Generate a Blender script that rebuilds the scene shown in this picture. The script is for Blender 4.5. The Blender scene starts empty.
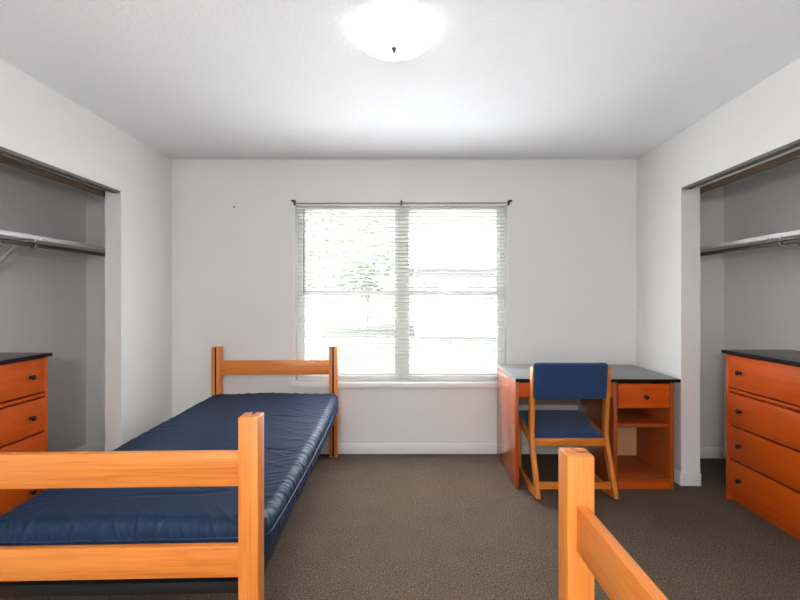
import bpy, bmesh, math, random
from mathutils import Vector, Matrix, noise

random.seed(7)
scene = bpy.context.scene
COL = scene.collection
PI = math.pi

# ------------------------------------------------------------------ materials
def new_mat(name):
    m = bpy.data.materials.new(name)
    m.use_nodes = True
    nt = m.node_tree
    return m, nt, nt.nodes, nt.links, nt.nodes['Principled BSDF']

def add_bump(nt, src, strength, dist, bsdf):
    b = nt.nodes.new('ShaderNodeBump')
    b.inputs['Strength'].default_value = strength
    b.inputs['Distance'].default_value = dist
    nt.links.new(src, b.inputs['Height'])
    nt.links.new(b.outputs['Normal'], bsdf.inputs['Normal'])
    return b

def mapped(nt, scale, coord='Object'):
    tc = nt.nodes.new('ShaderNodeTexCoord')
    mp = nt.nodes.new('ShaderNodeMapping')
    mp.inputs['Scale'].default_value = scale
    nt.links.new(tc.outputs[coord], mp.inputs['Vector'])
    return mp.outputs['Vector']

def ramp(nt, fac, stops):
    r = nt.nodes.new('ShaderNodeValToRGB')
    el = r.color_ramp.elements
    while len(el) < len(stops):
        el.new(0.5)
    for e, (p, c) in zip(el, stops):
        e.position = p
        e.color = (c[0], c[1], c[2], 1)
    nt.links.new(fac, r.inputs['Fac'])
    return r.outputs['Color']

def tex_noise(nt, vec, scale, detail=3, rough=0.55, dist=0.0):
    n = nt.nodes.new('ShaderNodeTexNoise')
    n.inputs['Scale'].default_value = scale
    n.inputs['Detail'].default_value = detail
    n.inputs['Roughness'].default_value = rough
    n.inputs['Distortion'].default_value = dist
    nt.links.new(vec, n.inputs['Vector'])
    return n.outputs['Fac']

def paint(name, col, rough=0.6, bump=0.0, bscale=200, bdist=0.001, spec=0.4, mottled=0.0):
    m, nt, N, L, b = new_mat(name)
    b.inputs['Base Color'].default_value = (*col, 1)
    b.inputs['Roughness'].default_value = rough
    b.inputs['Specular IOR Level'].default_value = spec
    v = mapped(nt, (1, 1, 1))
    if mottled:
        f = tex_noise(nt, v, 2.5, 2)
        c = ramp(nt, f, [(0.3, [x * (1 - mottled) for x in col]), (0.7, [min(1, x * (1 + mottled)) for x in col])])
        L.new(c, b.inputs['Base Color'])
    if bump:
        f = tex_noise(nt, v, bscale, 3, 0.6)
        add_bump(nt, f, bump, bdist, b)
    return m

def wood(name, axis, light, mid, dark, rough=0.35, coat=0.3, fine=1.0, spec=0.45):
    """procedural timber, grain running along a local axis"""
    m, nt, N, L, b = new_mat(name)
    s = [14.0, 14.0, 14.0]
    s['xyz'.index(axis)] = 0.9
    v = mapped(nt, s)
    f1 = tex_noise(nt, v, 1.6 * fine, 5, 0.62, 0.5)
    s2 = [90.0, 90.0, 90.0]
    s2['xyz'.index(axis)] = 2.5
    v2 = mapped(nt, s2)
    f2 = tex_noise(nt, v2, 1.5, 3, 0.6, 0.1)
    mx = N.new('ShaderNodeMix')
    mx.inputs[0].default_value = 0.35
    L.new(f1, mx.inputs[2])
    L.new(f2, mx.inputs[3])
    c = ramp(nt, mx.outputs[0], [(0.30, dark), (0.47, mid), (0.66, light)])
    L.new(c, b.inputs['Base Color'])
    b.inputs['Roughness'].default_value = rough
    b.inputs['Specular IOR Level'].default_value = spec
    b.inputs['Coat Weight'].default_value = coat
    b.inputs['Coat Roughness'].default_value = 0.2
    add_bump(nt, f2, 0.05, 0.002, b)
    return m

PINE_L, PINE_M, PINE_D = (0.84, 0.310, 0.062), (0.75, 0.235, 0.038), (0.52, 0.125, 0.016)
PINE = {a: wood('honey_pine_' + a, a, PINE_L, PINE_M, PINE_D, 0.4, 0.25) for a in 'xyz'}
OAK = {a: wood('chair_oak_' + a, a, (0.74, 0.245, 0.030), (0.63, 0.185, 0.018), (0.48, 0.12, 0.010), 0.35, 0.3) for a in 'xyz'}
CH_L, CH_M, CH_D = (0.62, 0.098, 0.005), (0.55, 0.078, 0.003), (0.47, 0.060, 0.002)
DESKS = {a: wood('desk_shelf_cherry_' + a, a, (0.40, 0.085, 0.018), (0.34, 0.066, 0.012), (0.28, 0.050, 0.008), 0.55, 0.0, 0.8, 0.25) for a in 'xyz'}
CHERRY = {a: wood('cherry_laminate_' + a, a, CH_L, CH_M, CH_D, 0.5, 0.0, 0.7, 0.22) for a in 'xyz'}
DESKW = {a: wood('desk_cherry_' + a, a, (0.40, 0.085, 0.018), (0.34, 0.066, 0.012), (0.28, 0.050, 0.008), 0.26, 0.7, 0.8, 0.5) for a in 'xyz'}
SEAM = paint('drawer_gap_shadow_wood', (0.10, 0.012, 0.003), 0.6)
TAN = paint('hardboard_tan', (0.72, 0.42, 0.22), 0.7, mottled=0.05)
MODEST = paint('hardboard_grey_tan', (0.32, 0.24, 0.18), 0.7, mottled=0.05)

WALL = paint('wall_paint', (0.86, 0.856, 0.845), 0.75, 0.12, 260, 0.0008, 0.25)
CLOSETW = paint('closet_paint', (0.86, 0.852, 0.85), 0.75, 0.12, 260, 0.0008, 0.25)
TRIM = paint('trim_white', (0.90, 0.905, 0.905), 0.4)
VINYL = paint('window_vinyl', (0.92, 0.93, 0.92), 0.35)
SHELFW = paint('shelf_white', (0.72, 0.72, 0.71), 0.45)
CEIL = paint('ceiling_texture', (0.88, 0.895, 0.915), 0.9, 0.6, 48, 0.007, 0.1)

def metal(name, col, rough, met=1.0):
    m, nt, N, L, b = new_mat(name)
    b.inputs['Base Color'].default_value = (*col, 1)
    b.inputs['Metallic'].default_value = met
    b.inputs['Roughness'].default_value = rough
    f = tex_noise(nt, mapped(nt, (1, 1, 1)), 60, 2)
    add_bump(nt, f, 0.03, 0.0005, b)
    return m
ALU = metal('aluminium', (0.55, 0.54, 0.52), 0.35)
CHROME = metal('dull_chrome', (0.62, 0.62, 0.62), 0.25)
DARKM = metal('dark_steel', (0.035, 0.035, 0.037), 0.4, 0.6)
BRONZE = metal('dark_bronze', (0.028, 0.018, 0.014), 0.3, 0.7)
BLACKM = metal('black_iron', (0.02, 0.02, 0.02), 0.4, 0.5)
TRACKW = wood('track_wood', 'y', (0.10, 0.062, 0.032), (0.075, 0.046, 0.024), (0.05, 0.03, 0.016), 0.6, 0.0)

def laminate(name, col, rough, mott):
    m, nt, N, L, b = new_mat(name)
    v = mapped(nt, (1, 1, 1))
    f = tex_noise(nt, v, 420, 2)
    c = ramp(nt, f, [(0.35, [x * (1 - mott) for x in col]), (0.65, [x * (1 + mott) for x in col])])
    L.new(c, b.inputs['Base Color'])
    b.inputs['Roughness'].default_value = rough
    return m
BLACKTOP = laminate('charcoal_laminate', (0.085, 0.085, 0.086), 0.36, 0.3)
DESKTOP = laminate('grey_charcoal_laminate', (0.20, 0.20, 0.20), 0.34, 0.25)
BLACKEDGE = paint('black_edging', (0.006, 0.0055, 0.0055), 0.6, spec=0.15)

def carpet_mat():
    m, nt, N, L, b = new_mat('brown_loop_carpet')
    v = mapped(nt, (1, 1, 1))
    vo = N.new('ShaderNodeTexVoronoi')
    vo.inputs['Scale'].default_value = 240
    L.new(v, vo.inputs['Vector'])
    f = tex_noise(nt, v, 130, 4, 0.8)
    f3 = tex_noise(nt, v, 5, 3, 0.6)
    c1 = ramp(nt, f, [(0.32, (0.034, 0.023, 0.016)), (0.5, (0.118, 0.086, 0.063)), (0.68, (0.285, 0.218, 0.165))])
    c2 = ramp(nt, f3, [(0.3, (0.86, 0.86, 0.86)), (0.7, (1.0, 1.0, 1.0))])
    mx = N.new('ShaderNodeMixRGB')
    mx.blend_type = 'MULTIPLY'
    mx.inputs['Fac'].default_value = 1
    L.new(c1, mx.inputs['Color1'])
    L.new(c2, mx.inputs['Color2'])
    L.new(mx.outputs['Color'], b.inputs['Base Color'])
    b.inputs['Roughness'].default_value = 0.95
    b.inputs['Specular IOR Level'].default_value = 0.1
    add_bump(nt, vo.outputs['Distance'], 0.4, 0.004, b)
    return m
CARPET = carpet_mat()

def fabric(name, c0, c1, rough, sheen, weave, bump):
    m, nt, N, L, b = new_mat(name)
    v = mapped(nt, (1, 1, 1))
    f = tex_noise(nt, v, weave, 2, 0.6)
    c = ramp(nt, f, [(0.3, c0), (0.7, c1)])
    L.new(c, b.inputs['Base Color'])
    b.inputs['Roughness'].default_value = rough
    b.inputs['Sheen Weight'].default_value = sheen
    b.inputs['Specular IOR Level'].default_value = 0.3
    add_bump(nt, f, bump, 0.001, b)
    return m
CHAIRF = fabric('blue_chair_fabric', (0.006, 0.026, 0.085), (0.013, 0.055, 0.165), 0.85, 0.25, 330, 0.4)

def mattress_mat():
    m, nt, N, L, b = new_mat('navy_mattress_cover')
    b.inputs['Base Color'].default_value = (0.008, 0.025, 0.066, 1)
    b.inputs['Roughness'].default_value = 0.58
    b.inputs['Specular IOR Level'].default_value = 0.24
    b.inputs['Sheen Weight'].default_value = 0.0
    v = mapped(nt, (16, 5, 9))
    f = tex_noise(nt, v, 1.6, 4, 0.55, 1.2)
    v2 = mapped(nt, (1, 1, 1))
    f2 = tex_noise(nt, v2, 420, 2)
    b1 = N.new('ShaderNodeBump')
    b1.inputs['Strength'].default_value = 0.15
    b1.inputs['Distance'].default_value = 0.01
    L.new(f, b1.inputs['Height'])
    b2 = N.new('ShaderNodeBump')
    b2.inputs['Strength'].default_value = 0.1
    b2.inputs['Distance'].default_value = 0.001
    L.new(f2, b2.inputs['Height'])
    L.new(b1.outputs['Normal'], b2.inputs['Normal'])
    L.new(b2.outputs['Normal'], b.inputs['Normal'])
    return m
NAVY = mattress_mat()
PIPING = paint('navy_piping', (0.02, 0.04, 0.095), 0.6)

def slat_mat():
    m, nt, N, L, b = new_mat('blind_slat_white')
    b.inputs['Base Color'].default_value = (0.94, 0.94, 0.925, 1)
    b.inputs['Roughness'].default_value = 0.45
    tr = N.new('ShaderNodeBsdfTranslucent')
    tr.inputs['Color'].default_value = (0.92, 0.92, 0.90, 1)
    mx = N.new('ShaderNodeMixShader')
    mx.inputs['Fac'].default_value = 0.45
    out = N['Material Output']
    L.new(b.outputs[0], mx.inputs[1])
    L.new(tr.outputs[0], mx.inputs[2])
    L.new(mx.outputs[0], out.inputs['Surface'])
    return m
SLAT = slat_mat()

def pane_mat():
    m, nt, N, L, b = new_mat('window_glass')
    tr = N.new('ShaderNodeBsdfTransparent')
    tr.inputs['Color'].default_value = (0.98, 0.99, 0.985, 1)
    gl = N.new('ShaderNodeBsdfGlossy')
    gl.inputs['Roughness'].default_value = 0.02
    fr = N.new('ShaderNodeFresnel')
    fr.inputs['IOR'].default_value = 1.45
    mx = N.new('ShaderNodeMixShader')
    L.new(fr.outputs[0], mx.inputs['Fac'])
    L.new(tr.outputs[0], mx.inputs[1])
    L.new(gl.outputs[0], mx.inputs[2])
    L.new(mx.outputs[0], N['Material Output'].inputs['Surface'])
    return m
PANE = pane_mat()

def glow_mat(strength):
    m, nt, N, L, b = new_mat('lit_frosted_glass')
    b.inputs['Base Color'].default_value = (0.9, 0.9, 0.88, 1)
    b.inputs['Roughness'].default_value = 0.25
    b.inputs['Emission Color'].default_value = (1.0, 0.995, 0.985, 1)
    b.inputs['Emission Strength'].default_value = strength
    return m
LAMP = 1.15
GLOW = glow_mat(LAMP)

GRASS = paint('lawn_green', (0.062, 0.066, 0.060), 0.9, 0.5, 60, 0.02, 0.1, 0.2)
CONCR = paint('pale_concrete', (0.78, 0.77, 0.75), 0.85, 0.2, 40, 0.004, 0.2, 0.05)
SIDING = paint('pale_siding', (0.33, 0.335, 0.345), 0.6)
ROOFM = paint('grey_shingle', (0.62, 0.62, 0.63), 0.9, 0.5, 40, 0.01)
BARK = paint('bark_brown', (0.36, 0.35, 0.34), 0.9, 0.6, 30, 0.02)
LEAF = paint('leaf_green', (0.27, 0.29, 0.245), 0.7, 0.2, 40, 0.004, 0.2, 0.2)
DARKGL = paint('house_glass', (0.34, 0.37, 0.42), 0.1)

# ------------------------------------------------------------------ mesh helpers
def bx(bm, x0, x1, y0, y1, z0, z1, bev=0.0, seg=2):
    r = bmesh.ops.create_cube(bm, size=1.0)
    vs = r['verts']
    for v in vs:
        v.co = Vector((x0 + (v.co.x + 0.5) * (x1 - x0), y0 + (v.co.y + 0.5) * (y1 - y0), z0 + (v.co.z + 0.5) * (z1 - z0)))
    if bev > 0:
        es = list({e for v in vs for e in v.link_edges})
        bmesh.ops.bevel(bm, geom=es, offset=bev, segments=seg, profile=0.5, affect='EDGES')
    return bm

def prism(bm, pts, axis, a, b, bev=0.0, seg=2):
    """extrude a closed 2D polygon along an axis from a to b"""
    def co(p, t):
        if axis == 'x':
            return Vector((t, p[0], p[1]))
        if axis == 'y':
            return Vector((p[0], t, p[1]))
        return Vector((p[0], p[1], t))
    A = [bm.verts.new(co(p, a)) for p in pts]
    B = [bm.verts.new(co(p, b)) for p in pts]
    n = len(pts)
    fs = [bm.faces.new(A), bm.faces.new(list(reversed(B)))]
    for i in range(n):
        fs.append(bm.faces.new((A[i], B[i], B[(i + 1) % n], A[(i + 1) % n])))
    bmesh.ops.recalc_face_normals(bm, faces=fs)
    if bev > 0:
        es = list({e for f in fs for e in f.edges})
        bmesh.ops.bevel(bm, geom=es, offset=bev, segments=seg, profile=0.5, affect='EDGES')
    return bm

def tube(bm, p, q, r, n=14, r2=None):
    p, q = Vector(p), Vector(q)
    d = q - p
    m = Matrix.Translation((p + q) / 2) @ d.to_track_quat('Z', 'Y').to_matrix().to_4x4()
    bmesh.ops.create_cone(bm, cap_ends=True, cap_tris=False, segments=n, radius1=r, radius2=r if r2 is None else r2, depth=d.length, matrix=m)
    return bm

def lathe(bm, prof, n=48, mat=None):
    """profile of (radius, z) revolved about z"""
    rings = []
    for r, z in prof:
        if r < 1e-6:
            rings.append([bm.verts.new((0, 0, z))])
        else:
            rings.append([bm.verts.new((r * math.cos(2 * PI * k / n), r * math.sin(2 * PI * k / n), z)) for k in range(n)])
    for a, b in zip(rings, rings[1:]):
        for k in range(n):
            k2 = (k + 1) % n
            if len(a) == 1 and len(b) > 1:
                bm.faces.new((a[0], b[k], b[k2]))
            elif len(b) == 1 and len(a) > 1:
                bm.faces.new((a[k], b[0], a[k2]))
            elif len(a) > 1 and len(b) > 1:
                bm.faces.new((a[k], b[k], b[k2], a[k2]))
    bmesh.ops.recalc_face_normals(bm, faces=bm.faces[:])
    if mat:
        bmesh.ops.transform(bm, matrix=mat, verts=bm.verts[:])
    return bm

def rounded_box(hx, hy, hz, r, nx, ny, nz, rz=None):
    """finely gridded box with rounded edges, centred on the origin"""
    bm = bmesh.new()
    seen = {}
    def vert(i, j, k):
        key = (i, j, k)
        if key not in seen:
            p = Vector((-hx + 2 * hx * i / nx, -hy + 2 * hy * j / ny, -hz + 2 * hz * k / nz))
            c = Vector((max(-hx + r, min(hx - r, p.x)), max(-hy + r, min(hy - r, p.y)), max(-hz + r, min(hz - r, p.z))))
            d = p - c
            if d.length > 1e-9:
                p = c + d.normalized() * r
            seen[key] = bm.verts.new(p)
        return seen[key]
    def face(f, na, nb):
        for a in range(na):
            for b in range(nb):
                bm.faces.new((f(a, b), f(a + 1, b), f(a + 1, b + 1), f(a, b + 1)))
    for k in (0, nz):
        face(lambda a, b: vert(a, b, k), nx, ny)
    for j in (0, ny):
        face(lambda a, b: vert(a, j, b), nx, nz)
    for i in (0, nx):
        face(lambda a, b: vert(i, a, b), ny, nz)
    bmesh.ops.recalc_face_normals(bm, faces=bm.faces[:])
    return bm

def obj(name, bm, mat, parent=None, smooth=True, angle=40):
    me = bpy.data.meshes.new(name)
    bm.normal_update()
    bm.to_mesh(me)
    bm.free()
    me.materials.append(mat)
    if smooth:
        for p in me.polygons:
            p.use_smooth = True
        me.set_sharp_from_angle(angle=math.radians(angle))
    o = bpy.data.objects.new(name, me)
    COL.objects.link(o)
    if parent:
        o.parent = parent
    return o

def NB():
    return bmesh.new()

def tag(o, label, cat, group=None):
    o['label'] = label
    o['category'] = cat
    if group:
        o['group'] = group
    return o

def thing(name, label, cat, loc=(0, 0, 0), rz=0.0, group=None):
    o = bpy.data.objects.new(name, None)
    o.empty_display_size = 0.1
    COL.objects.link(o)
    o.location = loc
    o.rotation_euler = (0, 0, rz)
    return tag(o, label, cat, group)

def struct(name, bm, mat, parent=None):
    o = obj(name, bm, mat, parent)
    if not parent:
        o['kind'] = 'structure'
    return o

def dup(root, loc, rz, label=None, group=None):
    r = root.copy()
    COL.objects.link(r)
    r.location = loc
    r.rotation_euler = (0, 0, rz)
    if label:
        r['label'] = label
    if group:
        r['group'] = group
    for ch in list(root.children):
        c = ch.copy()
        COL.objects.link(c)
        c.parent = r
        for g in list(ch.children):
            d = g.copy()
            COL.objects.link(d)
            d.parent = c
    return r

# ------------------------------------------------------------------ dimensions of the room
XL, XR = -1.934, 1.925           # faces of the closet walls
YB = 3.485                       # far wall
H = 2.44
YR = -2.3                        # wall behind the photographer
XLC, XRC = -2.635, 2.575          # backs of the closets
TL, TR = -2.043, 2.053           # inner faces of the closet walls
YO_L, YO_R = 2.861, 2.900        # far jambs of the closet openings
YN = 1.30                        # near jambs
ZHL, ZHR = 2.022, 2.055           # closet opening heights
YCR = 3.39                       # far end of the right closet

# floor and ceiling
struct('floor', bx(NB(), XLC - 0.12, XRC + 0.12, YR - 0.12, YB + 0.15, -0.1, 0.0), CARPET)
struct('ceiling', bx(NB(), XLC - 0.12, XRC + 0.12, YR - 0.12, YB + 0.15, H, H + 0.1), CEIL)

# window opening in the far wall
WX0, WX1, WZ0, WZ1 = -0.921, 0.855, 0.590, 2.063
bm = NB()
bx(bm, XLC - 0.12, WX0, YB, YB + 0.15, 0, H)
bx(bm, WX1, XRC + 0.12, YB, YB + 0.15, 0, H)
bx(bm, WX0, WX1, YB, YB + 0.15, 0, WZ0)
bx(bm, WX0, WX1, YB, YB + 0.15, WZ1, H)
struct('wall_back', bm, WALL)

def side_wall(name, x0, x1, yo, ZH):
    bm = NB()
    bx(bm, x0, x1, yo, YB + 0.02, 0, H)
    bx(bm, x0, x1, YN, yo, ZH, H)
    bx(bm, x0, x1, 1.20, YN, 0, H)
    return struct(name, bm, WALL)
side_wall('wall_left', TL, XL, YO_L, ZHL)
TURN = Matrix.Translation((XR, YB, 0)) @ Matrix.Rotation(-0.030, 4, 'Z') @ Matrix.Translation((-XR, -YB, 0))
side_wall('wall_right', XR, TR, YO_R, ZHR).data.transform(TURN)
# closets
bm = NB()
bx(bm, XLC - 0.12, XLC, YR, YB, 0, H)
bx(bm, XLC, TL, 1.20, YN, 0, H)
struct('wall_left_closet', bm, CLOSETW)
bm = NB()
bx(bm, XRC, XRC + 0.12, YR, YB, 0, H)
bx(bm, TR - 0.09, XRC, 1.20, YN, 0, H)
bx(bm, TR - 0.02, XRC, YCR, YB, 0, H)
struct('wall_right_closet', bm, CLOSETW)
struct('wall_left_closet_end', bx(NB(), XLC, TL, YB - 0.012, YB, 0, H), CLOSETW)
struct('wall_rear', bx(NB(), XLC - 0.12, XRC + 0.12, YR - 0.12, YR, 0, H), WALL)

# baseboards
BH, BT = 0.087, 0.013
def board(bm, x0, x1, y0, y1):
    bx(bm, x0, x1, y0, y1, 0.0, BH, 0.004, 2)
struct('baseboard_back', (lambda b: (board(b, XL, XR, YB - BT, YB), b)[1])(NB()), TRIM)
bm = NB()
board(bm, XL, XL + BT, YO_L, YB - BT)
board(bm, TL - BT, XL + BT, YO_L - BT, YO_L)
struct('baseboard_left', bm, TRIM)
bm = NB()
board(bm, XR - BT, XR, YO_R, YB - BT)
board(bm, XR - BT, TR, YO_R - BT, YO_R)
struct('baseboard_right', bm, TRIM).data.transform(TURN)
bm = NB()
board(bm, XLC, XLC + BT, YN, YB - 0.012)
board(bm, XLC + BT, TL, YB - 0.012 - BT, YB - 0.012)
struct('baseboard_left_closet', bm, TRIM)
bm = NB()
board(bm, XRC - BT, XRC, YN, YCR)
board(bm, TR, XRC - BT, YCR - BT, YCR)
struct('baseboard_right_closet', bm, TRIM)

# closet door tracks under each header
TRACKM = metal('grey_track_metal', (0.30, 0.28, 0.26), 0.45)
def track(name, sgn, x_out, x_in, yo, side, ZH):
    t = thing(name, 'sliding door track with a brown wood strip over the %s closet opening' % side, 'door track', (0, YN, ZH))
    L = yo - YN
    def X(a, b):
        p, q = x_out + sgn * a, x_out + sgn * b
        return min(p, q), max(p, q)
    bm = NB()
    x0, x1 = X(0.006, 0.054)
    bx(bm, x0, x1, 0.001, L - 0.001, -0.006, -0.0005)
    for a in (0.006, 0.028, 0.050):
        x0, x1 = X(a, a + 0.004)
        bx(bm, x0, x1, 0.001, L - 0.001, -0.016, -0.006)
    obj('metal_channel', bm, TRACKM, t)
    w = abs(x_in - x_out)
    x0, x1 = X(w + 0.0005, w + 0.020)
    obj('wood_strip', bx(NB(), x0, x1, 0.02, L + 0.06, -0.038, 0.03, 0.002), TRACKW, t)
track('sliding_door_track', -1, XL, TL, YO_L, 'left', ZHL)
track('sliding_door_track', 1, XR, TR, YO_R, 'right', ZHR)
tr_ = [o for o in COL.objects if o.name.startswith('sliding_door_track')][-1]
tr_.location = TURN @ tr_.location
tr_.rotation_euler = (0, 0, -0.030)

# ------------------------------------------------------------------ window
win = bpy.data.objects.new('window_1', None)
win.location = (0, YB + 0.105, 0)
COL.objects.link(win)
win['kind'] = 'structure'
MX = -0.024                       # middle of the mullion
bm = NB()
F = 0.045
for (a, b, c, d) in ((WX0, WX0 + F, WZ0, WZ1), (WX1 - F, WX1, WZ0, WZ1), (MX - 0.035, MX + 0.035, WZ0, WZ1)):
    bx(bm, a, b, -0.02, 0.045, c, d, 0.003)
for (c, d) in ((WZ0, WZ0 + 0.03), (WZ1 - 0.014, WZ1)):
    bx(bm, WX0 + F, MX - 0.035, -0.02, 0.045, c, d, 0.003)
    bx(bm, MX + 0.035, WX1 - F, -0.02, 0.045, c, d, 0.003)
obj('window_frame', bm, VINYL, win)
for (x0, x1) in ((WX0 + F, MX - 0.035), (MX + 0.035, WX1 - F)):
    for (z0, z1, y) in ((WZ0 + 0.03, 1.345, -0.008), (1.315, WZ1 - 0.014, 0.02)):
        s = 0.026
        bm = NB()
        bx(bm, x0, x0 + s, y - 0.011, y + 0.011, z0, z1, 0.002)
        bx(bm, x1 - s, x1, y - 0.011, y + 0.011, z0, z1, 0.002)
        bx(bm, x0 + s, x1 - s, y - 0.011, y + 0.011, z0, z0 + 0.036, 0.002)
        ts = 0.032 if z1 < 1.5 else 0.012
        bx(bm, x0 + s, x1 - s, y - 0.011, y + 0.011, z1 - ts, z1, 0.002)
        sash = obj('window_sash', bm, VINYL, win)
        obj('pane', bx(NB(), x0 + s, x1 - s, y - 0.002, y + 0.002, z0 + 0.036, z1 - ts), PANE, sash)
# stool (inside sill) and returns
bm = NB()
bx(bm, WX0 - 0.02, WX1 + 0.02, YB - 0.035, YB, 0.552, 0.598, 0.006, 3)
bx(bm, WX0 + 0.001, WX1 - 0.001, YB, YB + 0.085, WZ0 + 0.0005, 0.598, 0.001)
struct('trim_1', bm, TRIM)
bm = NB()
bx(bm, WX0, WX0 + 0.008, YB - 0.002, YB + 0.085, 0.598, WZ1, 0.001)
bx(bm, WX1 - 0.008, WX1, YB - 0.002, YB + 0.085, 0.598, WZ1, 0.001)
bx(bm, WX0 + 0.008, WX1 - 0.008, YB - 0.002, YB + 0.085, WZ1 - 0.008, WZ1, 0.001)
struct('trim_2', bm, TRIM)

# mini blind
bl = thing('window_blind', 'white horizontal slat blind lowered over the wide double window', 'blind', ((WX0 + WX1) / 2, YB + 0.045, 0.625))
BW = (WX1 - WX0) / 2 - 0.014
ZT = WZ1 - 0.012 - 0.625
obj('headrail', bx(NB(), -BW, BW, -0.014, 0.014, ZT - 0.018, ZT, 0.002), TRIM, bl)
obj('bottom_rail', bx(NB(), -BW, BW, -0.013, 0.013, 0.0, 0.014, 0.003), TRIM, bl)
bm = NB()
PITCH, WID, TILT = 0.0315, 0.031, math.radians(-13)
n = int((ZT - 0.018 - 0.02) / PITCH)
for i in range(n):
    zc = 0.030 + i * PITCH
    pts = []
    for t, u in ((-1, 0), (-0.5, 0.0022), (0, 0.003), (0.5, 0.0022), (1, 0)):
        pts.append((t * WID / 2, u))
    poly = [(a, b + 0.0004) for a, b in pts] + [(a, b - 0.0004) for a, b in reversed(pts)]
    # the room-side edge is tipped down
    ca, sa = math.cos(TILT), math.sin(TILT)
    poly = [(a * ca - b * sa, zc + a * sa + b * ca) for a, b in poly]
    prism(bm, poly, 'x', -BW + 0.002, BW - 0.002)
obj('slats', bm, SLAT, bl, angle=60)
for x in (-BW + 0.05, 0.0, BW - 0.05):
    bm = NB()
    for y in (-0.0142, 0.0142):
        tube(bm, (x, y, 0.01), (x, y, ZT - 0.02), 0.0011, 6)
    for i in range(n):
        zc = 0.030 + i * PITCH - 0.002
        tube(bm, (x, -0.0142, zc - 0.0035), (x, 0.0142, zc + 0.0035), 0.0006, 4)
    obj('ladder_cord', bm, TRIM, bl)
obj('tilt_wand', tube(NB(), (-BW + 0.062, -0.02, ZT - 0.02), (-BW + 0.062, -0.022, 0.70), 0.0045, 8), metal('clear_grey_plastic', (0.30, 0.31, 0.32), 0.3, 0.0), bl)

# curtain rod above the window
cr = thing('curtain_rod', 'thin grey curtain rod on three dark brackets above the window blind', 'curtain rod', (0, YB, 2.07))
obj('rod', tube(NB(), (-0.905, -0.03, 0.0), (0.848, -0.03, 0.004), 0.0055, 12), metal('rod_grey', (0.30, 0.29, 0.28), 0.4, 0.6), cr)
for x, big in ((-0.912, 1), (-0.03, 0), (0.858, 1)):
    bm = NB()
    bx(bm, x - 0.007, x + 0.007, -0.004, 0, -0.012, 0.032, 0.0015)
    bx(bm, x - 0.005, x + 0.005, -0.036, -0.003, -0.010, -0.003, 0.001)
    if big:
        s = -1 if x < 0 else 1
        tube(bm, (x - 0.004, -0.03, 0.0), (x + 0.004, -0.03, 0.0), 0.011, 12)
        bx(bm, x + s * 0.012 - 0.014, x + s * 0.012 + 0.014, -0.03, -0.002, 0.016, 0.03, 0.004)
    else:
        bx(bm, x - 0.006, x + 0.006, -0.03, -0.002, 0.0, 0.020, 0.002)
    obj('bracket', bm, BLACKM, cr)

nl = thing('wall_nail', 'small dark nail in the far wall left of the window', 'nail', (-1.411, YB, 2.04))
obj('shank', tube(NB(), (0, 0, 0), (0, -0.018, 0.004), 0.002, 8), BLACKM, nl)
obj('nail_head', tube(NB(), (0, -0.017, 0.004), (0, -0.02, 0.0045), 0.007, 12), BLACKM, nl)

# ------------------------------------------------------------------ ceiling lights
def ceiling_light(x, y, label):
    t = thing('ceiling_light', label, 'ceiling light', (x, y, H))
    obj('mounting_pan', lathe(NB(), [(0, -0.0005), (0.10, -0.0005), (0.10, -0.022), (0.09, -0.026), (0, -0.026)], 40), TRIM, t)
    prof = []
    R, D = 0.165, 0.054
    for k in range(15):
        a = (PI / 2) * k / 14
        prof.append((R * math.cos(a), -0.032 - D * math.sin(a)))
    prof[-1] = (0, -0.032 - D)
    obj('glass_bowl', lathe(NB(), prof, 56), GLOW, t, angle=80)
    z = -0.032 - D
    obj('finial', lathe(NB(), [(0, z + 0.002), (0.011, z + 0.001), (0.011, z - 0.004), (0.006, z - 0.009), (0.008, z - 0.014), (0.004, z - 0.02), (0, z - 0.021)], 18), metal('nickel_finial', (0.18, 0.17, 0.16), 0.4), t)
    return t
cl0 = ceiling_light(-0.046, 1.78, 'lit white glass bowl ceiling light with a small metal finial')
dup(cl0, (-0.046, -0.75, H), 0, 'unseen second glass bowl light added behind the camera as fill light')  # copy added out of view to light surfaces that face the camera

# unseen lamp added behind the camera to fill the room with light
fl = thing('fill_lamp', 'unseen glass bowl floor lamp added behind the camera as fill light', 'floor lamp', (-0.35, -1.0, 0))
obj('base', lathe(NB(), [(0, 0), (0.14, 0), (0.14, 0.012), (0.10, 0.024), (0.02, 0.034), (0, 0.034)], 36), DARKM, fl)
obj('pole', tube(NB(), (0, 0, 0.034), (0, 0, 1.56), 0.012, 14), DARKM, fl)
prof = [(0.0, 1.556)] + [(0.19 * math.sin(PI / 2 * k / 10), 1.70 - 0.144 * math.cos(PI / 2 * k / 10)) for k in range(1, 11)]
prof += [(0.182, 1.70), (0.12, 1.63), (0.0, 1.58)]
obj('glass_shade', lathe(NB(), prof, 40), glow_mat(102.0), fl, angle=60)

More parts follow.
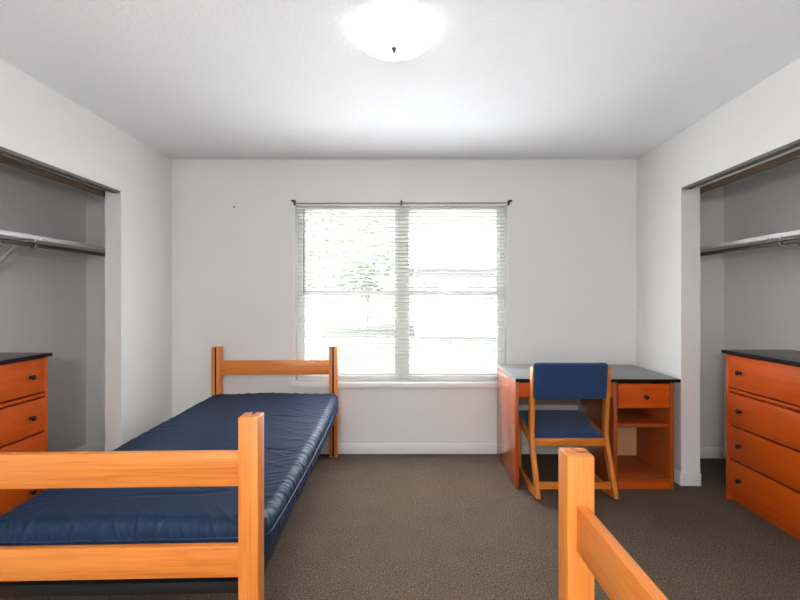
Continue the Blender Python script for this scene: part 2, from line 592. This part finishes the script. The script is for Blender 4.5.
# ------------------------------------------------------------------ beds
BWID, BLEN, PH = 1.006, 2.056, 0.897
PW, PD = 0.067, 0.070
def post(sx, end):
    """end -1 foot, +1 head; groove faces the mattress"""
    x0, x1 = (BWID / 2 - PW, BWID / 2) if sx > 0 else (-BWID / 2, -BWID / 2 + PW)
    xm = (x0 + x1) / 2
    g, gd = 0.0075, 0.036
    if end < 0:
        y0, y1 = -BLEN / 2, -BLEN / 2 + PD
        poly = [(x0, y0), (x1, y0), (x1, y1), (xm + g, y1), (xm + g, y1 - gd), (xm - g, y1 - gd), (xm - g, y1), (x0, y1)]
    else:
        y0, y1 = BLEN / 2 - PD, BLEN / 2
        poly = [(x0, y0), (xm - g, y0), (xm - g, y0 + gd), (xm + g, y0 + gd), (xm + g, y0), (x1, y0), (x1, y1), (x0, y1)]
    bm = prism(NB(), poly, 'z', 0.0, PH)
    es = [e for e in bm.edges if not all(abs(v.co.x - xm) < g + 1e-4 for v in e.verts)]
    bmesh.ops.bevel(bm, geom=es, offset=0.0045, segments=2, profile=0.5, affect='EDGES')
    return bm

def make_bed(label, loc, rz, group):
    t = thing('bed_frame', label, 'bed', loc, rz, group)
    for end in (-1, 1):
        for sx in (-1, 1):
            po = obj('post', post(sx, end), PINE['z'], t)
            xm = sx * (BWID / 2 - PW / 2)
            ya, yb = sorted((end * (BLEN / 2 - PD + 0.0365), end * (BLEN / 2 - PD + 0.006)))
            obj('metal_channel', bx(NB(), xm - 0.0076, xm + 0.0076, ya, yb, 0.01, PH - 0.003), BLACKM, po)
        yc = end * (BLEN / 2 - PD / 2 - 0.002)
        xi = BWID / 2 - PW + 0.004
        obj('top_rail', bx(NB(), -xi, xi, yc - 0.014, yc + 0.014, 0.672 if end > 0 else 0.656, 0.786 if end > 0 else 0.772, 0.004), PINE['x'], t)
        obj('bottom_rail', bx(NB(), -xi, xi, yc - 0.014, yc + 0.014, 0.347, 0.453, 0.004), PINE['x'], t)
    bm = NB()
    yi = BLEN / 2 - PD
    for s in (-1, 1):
        a, b = sorted((s * 0.478, s * 0.473))
        bx(bm, a, b, -yi, yi, 0.285, 0.362, 0.001)
        a, b = sorted((s * 0.478, s * 0.44))
        bx(bm, a, b, -yi, yi, 0.284, 0.289, 0.001)
        a, b = sorted((s * yi, s * (yi - 0.005)))
        bx(bm, -0.475, 0.475, a, b, 0.262, 0.30, 0.001)
        a, b = sorted((s * yi, s * (yi - 0.05)))
        bx(bm, -0.475, 0.475, a, b, 0.297, 0.302, 0.001)
    obj('steel_frame', bm, DARKM, t)
    bm = NB()
    for i in range(9):
        x = -0.42 + 0.105 * i
        bx(bm, x - 0.012, x + 0.012, -yi + 0.01, yi - 0.01, 0.357, 0.361)
    for i in range(18):
        y = -yi + 0.06 + i * (2 * yi - 0.12) / 17
        bx(bm, -0.473, 0.473, y - 0.008, y + 0.008, 0.354, 0.3575)
    obj('spring_deck', bm, DARKM, t)
    return t

bedA = make_bed('orange pine twin bed frame under the navy mattress along the left wall', (-1.023, 2.419, 0), 0.0278, 'bed frames')
bedB = dup(bedA, (1.439, 0.626, 0), -PI / 2, 'orange pine bed frame at the lower right, only its end post and rail showing', 'bed frames')

# mattress
def mattress():
    hx, hy, hz = 0.497, 0.955, 0.086
    bm = rounded_box(hx, hy, hz, 0.045, 170, 330, 20)
    bm.normal_update()
    for v in bm.verts:
        p = v.co.copy()
        nrm = v.normal.copy()
        ex = hx - abs(p.x)
        ey = hy - abs(p.y)
        top = p.z > 0
        d = 0.0
        # gathers along the side and end seams
        def ridge(v, k):
            return (1 - min(1, abs(noise.noise(v)) * 2.2)) ** k
        kx = max(0, 1 - ex / (0.17 + 0.08 * noise.noise(Vector((p.y * 3, 0.5, 0)))))
        ky = max(0, 1 - ey / (0.10 + 0.05 * noise.noise(Vector((p.x * 4, 2.5, 0)))))
        sk = math.copysign(1, p.x)
        if kx > 0 and abs(p.y) < hy - 0.02:
            a = p.y + 0.55 * (ex if top else -0.4 * (0.086 - p.z)) * sk
            d += kx ** 0.7 * (0.0045 * ridge(Vector((p.x * 4, a * 17, 1.7 + p.z * 5)), 3) + 0.0030 * ridge(Vector((p.x * 5, a * 34, 5.7 + p.z * 9)), 3))
        if ky > 0:
            a = p.x + 0.5 * (ey if top else -(0.086 - p.z))
            d += ky ** 0.7 * (0.0060 * ridge(Vector((a * 15, p.y * 5, 6.1 + p.z * 6)), 3) + 0.0045 * ridge(Vector((a * 31, p.y * 6, 2.4 + p.z * 9)), 4))
        if top:
            a = p.x * 0.55 + p.y
            d += 0.0022 * ridge(Vector((p.x * 2.2, a * 8, 3.3)), 4) * min(1, max(0, (p.x + 0.15) / 0.4))
            d += 0.004 * noise.noise(Vector((p.x * 1.6, p.y * 1.8, 9.0)))
            # long pulled creases
            for (yc, xc, sl, ln) in ((-0.28, 0.30, -0.30, 0.24), (-0.50, -0.05, 0.04, 0.30), (0.30, 0.22, -0.2, 0.2), (-0.75, 0.1, 0.1, 0.3)):
                dist = (p.y - yc) - sl * (p.x - xc) - 0.015 * noise.noise(Vector((p.x * 9, yc, 0)))
                w = math.exp(-(dist / 0.011) ** 2) * max(0, 1 - abs(p.x - xc) / ln)
                d -= 0.006 * w
            p.z -= 0.010 * (1 - min(1, ex / 0.45)) + 0.016 * max(0, 1 - (p.y + hy) / 0.9)
        # sides swell outward between the ends
        if abs(p.x) > hx - 0.08:
            p.x += math.copysign(0.022 * max(0, 1 - (p.y / hy) ** 2), p.x) * (1 if p.x > 0 else 0.3)
        v.co = p + nrm * d
    return bm
mt = thing('mattress', 'wrinkled navy blue mattress lying on the left pine bed frame', 'mattress', (-1.023 + 0.012, 2.419, 0.448 + 0.001), 0.0278)
obj('cover', mattress(), NAVY, mt, angle=80)
bm = NB()
pts = []
hx, hy, r = 0.5005, 0.957, 0.05
for (cx, cy, a0) in ((hx - r, hy - r, 0), (-hx + r, hy - r, 90), (-hx + r, -hy + r, 180), (hx - r, -hy + r, 270)):
    for k in range(7):
        a = math.radians(a0 + 15 * k)
        pts.append((cx + r * math.cos(a), cy + r * math.sin(a)))
loop = []
for i in range(len(pts)):
    p, q = Vector((*pts[i], 0)), Vector((*pts[(i + 1) % len(pts)], 0))
    m_ = max(1, int((q - p).length / 0.05))
    for k in range(m_):
        w = p.lerp(q, k / m_)
        if abs(w.x) > hx - 0.02:
            w.x += math.copysign(0.022 * max(0, 1 - (w.y / hy) ** 2), w.x) * (1 if w.x > 0 else 0.3)
        w.z = 0.004 + 0.004 * noise.noise(w * 6)
        loop.append(w)
for i in range(len(loop)):
    tube(bm, loop[i], loop[(i + 1) % len(loop)], 0.0026, 6)
obj('piping', bm, PIPING, mt)

# ------------------------------------------------------------------ dressers
def knob(parent, mat, loc, d, s=1.0):
    """small round pull pointing along direction d"""
    prof = [(0, 0.0), (0.011 * s, 0.0), (0.009 * s, 0.003), (0.006 * s, 0.006), (0.006 * s, 0.012), (0.014 * s, 0.017), (0.0155 * s, 0.021), (0.013 * s, 0.026), (0.006 * s, 0.028), (0, 0.0285)]
    q = Vector(d).to_track_quat('Z', 'Y').to_matrix().to_4x4()
    bm = lathe(NB(), prof, 20, Matrix.Translation(loc) @ q)
    return obj('knob', bm, mat, parent, angle=60)

def make_dresser(label, loc, rz, group):
    """local: front faces -y, width along x, back towards +y"""
    t = thing('dresser', label, 'dresser', loc, rz, group)
    W, D, Z = 0.76, 0.428, 0.937
    bm = NB()
    for a, b in ((-W / 2, -W / 2 + 0.022), (W / 2 - 0.022, W / 2)):
        bx(bm, a, b, 0, D, 0, Z, 0.0015)
    bx(bm, -W / 2 + 0.022, W / 2 - 0.022, D - 0.012, D, 0.05, Z)
    bx(bm, -W / 2 + 0.022, W / 2 - 0.022, 0.03, D - 0.012, 0.05, 0.07)
    for z in (0.273, 0.487, 0.70):
        bx(bm, -W / 2 + 0.022, W / 2 - 0.022, 0.035, 0.08, z - 0.012, z + 0.012)
    obj('carcass', bm, CHERRY['z'], t)
    obj('kick_board', bx(NB(), -W / 2 + 0.022, W / 2 - 0.022, 0.030, 0.046, 0, 0.05, 0.001), CHERRY['x'], t)
    obj('rail', bx(NB(), -W / 2 + 0.022, W / 2 - 0.022, 0.004, 0.022, 0.700, 0.717, 0.001), CHERRY['x'], t)
    tp = obj('top', bx(NB(), -W / 2 - 0.012, W / 2 + 0.012, -0.018, D + 0.002, Z, Z + 0.021, 0.003), BLACKTOP, t)
    obj('edging', bx(NB(), -W / 2 - 0.0125, W / 2 + 0.0125, -0.0195, -0.0165, Z - 0.0005, Z + 0.0208, 0.0006), BLACKEDGE, tp)
    for z0, z1 in ((0.058, 0.262), (0.276, 0.478), (0.492, 0.689), (0.728, 0.931)):
        d = obj('drawer', bx(NB(), -W / 2 + 0.0245, W / 2 - 0.0245, -0.004, 0.018, z0, z1, 0.003), CHERRY['x'], t)
        bm = NB()
        bx(bm, -W / 2 + 0.035, W / 2 - 0.035, 0.018, D - 0.03, z0 + 0.02, z0 + 0.03)
        for a, b in ((-W / 2 + 0.035, -W / 2 + 0.047), (W / 2 - 0.047, W / 2 - 0.035)):
            bx(bm, a, b, 0.018, D - 0.03, z0 + 0.02, z1 - 0.02)
        obj('drawer_box', bm, TAN, d)
        for sx in (-1, 1):
            knob(d, BRONZE, (sx * (W / 2 - 0.122), -0.004, (z0 + z1) / 2), (0, -1, 0))
    return t
dr = make_dresser('orange cherry four drawer dresser with black top in the right closet', (2.076, 2.717 - 0.38, 0), -PI / 2, 'dressers')
dl = dup(dr, (-2.192, 2.196, 0), PI / 2, 'orange cherry four drawer dresser with black top in the left closet', 'dressers')

# ------------------------------------------------------------------ closet shelves and rods
RODM = metal('grey_rod_steel', (0.22, 0.22, 0.22), 0.22)
def closet(side, xw, sgn, y0, y1, yb_list):
    """sgn: direction from the wall into the closet"""
    t = thing('closet_shelf', 'white shelf on wall cleats across the %s closet' % side, 'shelf', (xw, y0, 1.66), 0)
    L = y1 - y0
    D = 0.345
    def X(a, b):
        return (a, b) if sgn > 0 else (-b, -a)
    a, b = X(0.0005, D)
    obj('shelf_board', bx(NB(), a, b, 0.001, L - 0.001, 0.0, 0.018, 0.002), SHELFW, t)
    a, b = X(D - 0.004, D + 0.006)
    obj('front_lip', bx(NB(), a, b, 0.001, L - 0.001, -0.006, 0.020, 0.002), TRIM, t)
    a, b = X(0.0005, 0.018)
    obj('cleat', bx(NB(), a, b, 0.001, L - 0.001, -0.076, -0.0005, 0.003), TRIM, t)
    a, b = X(0.0185, D - 0.02)
    obj('cleat', bx(NB(), a, b, L - 0.018, L - 0.001, -0.076, -0.0005, 0.003), TRIM, t)
    for yb in yb_list:
        y = yb - y0
        bm = NB()
        a, b = X(0.019, D - 0.01)
        bx(bm, a, b, y - 0.009, y + 0.009, -0.012, -0.001, 0.002)
        a, b = X(0.019, 0.026)
        bx(bm, a, b, y - 0.009, y + 0.009, -0.24, -0.001, 0.002)
        p = [(0.022, -0.225), (0.022, -0.243), (0.235, -0.024), (0.235, -0.006), (0.222, -0.006)]
        prism(bm, [(sgn * q[0], q[1]) for q in p], 'y', y - 0.007, y + 0.007)
        # hook that cradles the rod
        prev = None
        for k in range(11):
            an = math.radians(180 + 20 * k - 10)
            q = Vector((sgn * (D - 0.032 + 0.021 * math.cos(an)), y, -0.035 + 0.021 * math.sin(an)))
            if prev is not None:
                tube(bm, prev, q, 0.0055, 8)
            prev = q
        bx(bm, *X(D - 0.058, D - 0.048), y - 0.006, y + 0.006, -0.036, -0.004, 0.001)
        br = obj('bracket', bm, CHROME, t)
        for dy in (0.03, 0.055):
            obj('screw', tube(NB(), (sgn * (D + 0.0055), y + dy, 0.004 - 0.004), (sgn * (D + 0.0085), y + dy, 0.0), 0.004, 8), CHROME, br)
    rod = tag(obj('closet_rod', tube(NB(), (0, -L / 2 + 0.002, 0), (0, L / 2 - 0.02, 0), 0.0145, 18), RODM),
              'metal hanging rod under the white shelf in the %s closet' % side, 'closet rod')
    rod.location = (xw + sgn * (D - 0.032), (y0 + y1) / 2, 1.625)
closet('left', XLC, 1, YN, YB - 0.012, (2.62,))
closet('right', XRC, -1, YN, YCR, (2.515,))

# ------------------------------------------------------------------ desk
dk = thing('desk', 'cherry desk with charcoal top, one drawer and open cubby right of the window', 'desk', (0.747, 2.838, 0), math.radians(-0.8))
DW, DD, DZ = 1.106, 0.618, 0.724
def dpart(name, x0, x1, y0, y1, z0, z1, mat, bev=0.0015, parent=None):
    return obj(name, bx(NB(), x0, x1, y0, y1, z0, z1, bev), mat, parent or dk)
tp = dpart('top', 0.001, DW, 0.003, DD, DZ, DZ + 0.023, DESKTOP, 0.003)
dpart('edging', 0.0, DW + 0.0005, 0.0, 0.003, DZ + 0.0005, DZ + 0.0225, BLACKEDGE, 0.0008, tp)
dpart('side_panel', 0.0, 0.026, 0.010, DD - 0.002, 0, DZ, DESKW['z'])
PX0, PX1 = 0.662, 1.070
dpart('side_panel', PX0, PX0 + 0.028, 0.010, DD - 0.01, 0, DZ, DESKW['z'])
dpart('side_panel', PX1 - 0.026, PX1, 0.010, DD - 0.01, 0, DZ, DESKS['z'])
dpart('back_panel', PX0 + 0.028, PX1 - 0.026, 0.435, 0.447, 0.07, DZ, TAN)
dpart('modesty_panel', 0.026, PX0, 0.55, 0.565, 0.43, DZ, MODEST)
dpart('shelf', PX0 + 0.0285, PX1 - 0.0265, 0.035, 0.4345, 0.412, 0.436, DESKS['x'])
dpart('bottom_board', PX0 + 0.0285, PX1 - 0.0265, 0.018, 0.4345, 0.045, 0.068, DESKS['x'])
dpart('kick_board', PX0 + 0.0285, PX1 - 0.0265, 0.016, 0.035, 0.0, 0.0445, CHERRY['x'])
d = dpart('drawer', PX0 + 0.032, PX1 - 0.030, 0.008, 0.028, 0.550, DZ - 0.010, CHERRY['x'], 0.003)
bm = NB()
bx(bm, PX0 + 0.045, PX1 - 0.045, 0.028, 0.42, 0.555, 0.563)
bx(bm, PX0 + 0.045, PX0 + 0.055, 0.028, 0.42, 0.563, 0.68)
bx(bm, PX1 - 0.055, PX1 - 0.045, 0.028, 0.42, 0.563, 0.68)
obj('drawer_box', bm, TAN, d)
knob(d, BRONZE, (0.876, 0.008, 0.626), (0, -1, 0))
dpart('apron', 0.0265, PX0 - 0.0005, 0.012, 0.030, 0.620, DZ - 0.006, CHERRY['x'])
for z in (0.14, 0.20, 0.26, 0.32):
    for y in (0.09, 0.38):
        obj('shelf_pin', tube(NB(), (PX1 - 0.026, y, z), (PX1 - 0.0285, y, z), 0.004, 8), CHROME, dk)

# ------------------------------------------------------------------ chair
ch = thing('desk_chair', 'blue upholstered chair with a light oak sled frame pushed up to the desk', 'chair', (1.089, 2.76, 0))
def bar_path(pts, wid):
    """polygon around a poly-line in (y, z)"""
    L_, R_ = [], []
    n = len(pts)
    for i in range(n):
        p = Vector(pts[i])
        if i == 0:
            t = (Vector(pts[1]) - p).normalized()
        elif i == n - 1:
            t = (p - Vector(pts[i - 1])).normalized()
        else:
            t = ((Vector(pts[i + 1]) - p).normalized() + (p - Vector(pts[i - 1])).normalized()).normalized()
        nn = Vector((-t.y, t.x))
        w = wid[i] / 2 if isinstance(wid, (list, tuple)) else wid / 2
        L_.append(tuple(p + nn * w))
        R_.append(tuple(p - nn * w))
    return L_ + list(reversed(R_))
for s in (-1, 1):
    xo = s * 0.2585
    a, b = sorted((xo, xo - s * 0.026))
    # back post that bends into the rear leg (y measured from 2.76)
    obj('rear_leg', prism(NB(), bar_path([(0.0, 0.842), (0.028, 0.60), (0.048, 0.42), (0.036, 0.34), (-0.090, 0.045)], [0.050, 0.058, 0.064, 0.062, 0.048]), 'x', a, b, 0.004), OAK['z'], ch)
    obj('runner', prism(NB(), [(-0.118, 0.026), (-0.105, 0.062), (0.02, 0.045), (0.34, 0.05), (0.375, 0.05), (0.375, 0.008), (0.33, 0.0), (0.05, 0.0)], 'x', a, b, 0.004), OAK['y'], ch)
    obj('front_leg', prism(NB(), bar_path([(0.345, 0.03), (0.352, 0.40)], [0.045, 0.05]), 'x', a, b, 0.004), OAK['z'], ch)
    obj('side_rail', prism(NB(), [(0.04, 0.318), (0.04, 0.362), (0.37, 0.432), (0.37, 0.388)], 'x', a, b, 0.004), OAK['y'], ch)
obj('seat_rail', bx(NB(), -0.232, 0.232, 0.012, 0.036, 0.314, 0.366, 0.004), OAK['x'], ch)
obj('seat_rail', bx(NB(), -0.232, 0.232, 0.325, 0.349, 0.370, 0.410, 0.004), OAK['x'], ch)
obj('stretcher', bx(NB(), -0.232, 0.232, -0.068, -0.046, 0.066, 0.109, 0.004), OAK['x'], ch)
# seat pad, tipped up to the front
bm = rounded_box(0.236, 0.190, 0.028, 0.024, 24, 22, 6)
for v in bm.verts:
    x, y, z = v.co
    if z > 0:
        z += 0.010 * (1 - (x / 0.235) ** 2) * (1 - (y / 0.205) ** 2)
    z += 0.03 * 0 - 0.015 * max(0, (y - 0.12) / 0.085) ** 2
    v.co = (x, y, z)
bmesh.ops.transform(bm, matrix=Matrix.Translation((-0.006, 0.212, 0.397)) @ Matrix.Rotation(math.radians(12.5), 4, 'X'), verts=bm.verts[:])
obj('seat', bm, CHAIRF, ch, angle=80)
# curved back pad
bm = rounded_box(0.243, 0.022, 0.120, 0.020, 30, 6, 18)
for v in bm.verts:
    x, y, z = v.co
    y += 0.020 * (x / 0.243) ** 2 - 0.0
    z += 0.004 * (x / 0.243) ** 2 * (-1)
    v.co = (x, y, z)
bmesh.ops.transform(bm, matrix=Matrix.Translation((-0.009, -0.030, 0.754)) @ Matrix.Rotation(math.radians(5.5), 4, 'X'), verts=bm.verts[:])
obj('backrest', bm, CHAIRF, ch, angle=80)

# ------------------------------------------------------------------ outdoors
GZ = -0.35
g = struct('ground', bx(NB(), -40, 40, -40, 45, GZ - 0.2, GZ), CONCR)  # kept pale near the window, out of view, to bounce light onto the ceiling
lawn = struct('ground_lawn', bx(NB(), -40, 40, 7.8, 45, GZ, GZ + 0.02), GRASS)
def tree(name, label, x, y, h, r, seed):
    rnd = random.Random(seed)
    t = thing(name, label, 'tree', (x, y, GZ + 0.02), 0, 'trees outside the window')
    bm = NB()
    tube(bm, (0, 0, 0), (0.1, 0, h * 0.5), 0.16, 10, 0.11)
    for k in range(6):
        a = 2 * PI * k / 6 + rnd.random()
        tube(bm, (0.1, 0, h * (0.36 + 0.03 * k)), (0.1 + r * 0.7 * math.cos(a), r * 0.7 * math.sin(a), h * (0.58 + 0.06 * k)), 0.06, 8, 0.02)
    obj('trunk', bm, BARK, t)
    bm = NB()
    for k in range(1500):
        while True:
            p = Vector((rnd.uniform(-1, 1), rnd.uniform(-1, 1), rnd.uniform(-1, 1)))
            if 0.25 < p.length < 1 and noise.noise(p * 2.2 + Vector((seed, 0, 0))) > -0.25:
                break
        c = Vector((p.x * r, p.y * r, h * 0.68 + p.z * h * 0.36))
        q = Matrix.Rotation(rnd.uniform(0, 6.3), 3, 'Z') @ Matrix.Rotation(rnd.uniform(-1.2, 1.2), 3, 'X')
        s = rnd.uniform(0.07, 0.16)
        vs = [bm.verts.new(c + q @ Vector(w)) for w in ((-s, 0, 0), (0, -s * 0.5, 0.02), (s, 0, 0), (0, s * 0.5, 0.02))]
        bm.faces.new(vs)
    obj('foliage', bm, LEAF, t, smooth=False)
tree('tree', 'leafy green tree seen through the left half of the blind', -2.6, 12.0, 5.2, 2.0, 3)
tree('tree', 'slimmer green tree farther off, beyond the blind just left of the mullion', -2.0, 21.0, 5.0, 1.5, 8)
hs = thing('house', 'pale sided house with a grey roof faint beyond the right half of the blind', 'house', (4.65, 17.0, GZ))
bm = NB()
bx(bm, -4.2, 4.5, 0, 7, 0, 2.9)
for k in range(14):
    bx(bm, -4.21, 4.51, -0.015, 0.0, 0.2 * k + 0.01, 0.2 * k + 0.19)
obj('wall', bm, SIDING, hs)
obj('roof', prism(NB(), [(-0.5, 2.8), (3.5, 4.9), (7.5, 2.8), (7.5, 2.95), (3.5, 5.1), (-0.5, 2.95)], 'x', -4.6, 4.9), ROOFM, hs)
w = obj('window', bx(NB(), -3.3, -2.1, -0.05, -0.015, 0.9, 2.1), TRIM, hs)
obj('pane', bx(NB(), -3.22, -2.18, -0.06, -0.05, 0.98, 2.02), DARKGL, w)

# ------------------------------------------------------------------ light
SKY_LOW, SKY_HIGH = 0.85, 14.0
world = bpy.data.worlds.new('World')
scene.world = world
world.use_nodes = True
wn = world.node_tree
bg = wn.nodes['Background']
tc = wn.nodes.new('ShaderNodeTexCoord')
sx = wn.nodes.new('ShaderNodeSeparateXYZ')
wn.links.new(tc.outputs['Generated'], sx.inputs[0])
# hazy bright sky, brighter overhead than at the horizon
mr = wn.nodes.new('ShaderNodeMapRange')
mr.interpolation_type = 'SMOOTHSTEP'
mr.inputs['From Min'].default_value = 0.20
mr.inputs['From Max'].default_value = 0.70
mr.inputs['To Min'].default_value = SKY_LOW
mr.inputs['To Max'].default_value = SKY_HIGH
wn.links.new(sx.outputs['Z'], mr.inputs['Value'])
bg.inputs['Color'].default_value = (0.96, 0.98, 1.0, 1)
wn.links.new(mr.outputs['Result'], bg.inputs['Strength'])
# area light added inside the blind to strengthen the window daylight
dl_ = bpy.data.lights.new('daylight_fill', 'AREA')
dl_.shape = 'RECTANGLE'
dl_.size, dl_.size_y = 1.15, 0.64
dl_.energy = 24.0
dl_.color = (0.94, 0.97, 1.0)
dlo = bpy.data.objects.new('daylight_fill', dl_)
COL.objects.link(dlo)
dlo.location = (0.10, YB - 0.03, 1.12)
dlo.rotation_euler = (-PI / 2 + math.radians(3), 0, 0)
sun = bpy.data.lights.new('sun', 'SUN')
sun.energy = 9.0
sun.angle = math.radians(1.0)
sun.color = (1.0, 0.96, 0.9)
so = bpy.data.objects.new('sun', sun)
COL.objects.link(so)
so.rotation_euler = Vector((-0.80, 0.06, -0.75)).to_track_quat('-Z', 'Y').to_euler()

# ------------------------------------------------------------------ camera
cam = bpy.data.cameras.new('camera')
co = bpy.data.objects.new('camera', cam)
COL.objects.link(co)
co.location = (0, 0, 1.30)
co.rotation_euler = (PI / 2, 0, 0)
cam.sensor_fit = 'HORIZONTAL'
cam.sensor_width = 36.0
cam.lens = 420.0 / 800.0 * 36.0
cam.shift_x = -5.0 / 800.0
cam.shift_y = -3.0 / 800.0
cam.clip_start = 0.05
cam.clip_end = 200
scene.camera = co

vs = scene.view_settings
vs.view_transform = 'Standard'
vs.look = 'None'
vs.exposure = 0.56
vs.gamma = 1.0
vs.use_curve_mapping = False
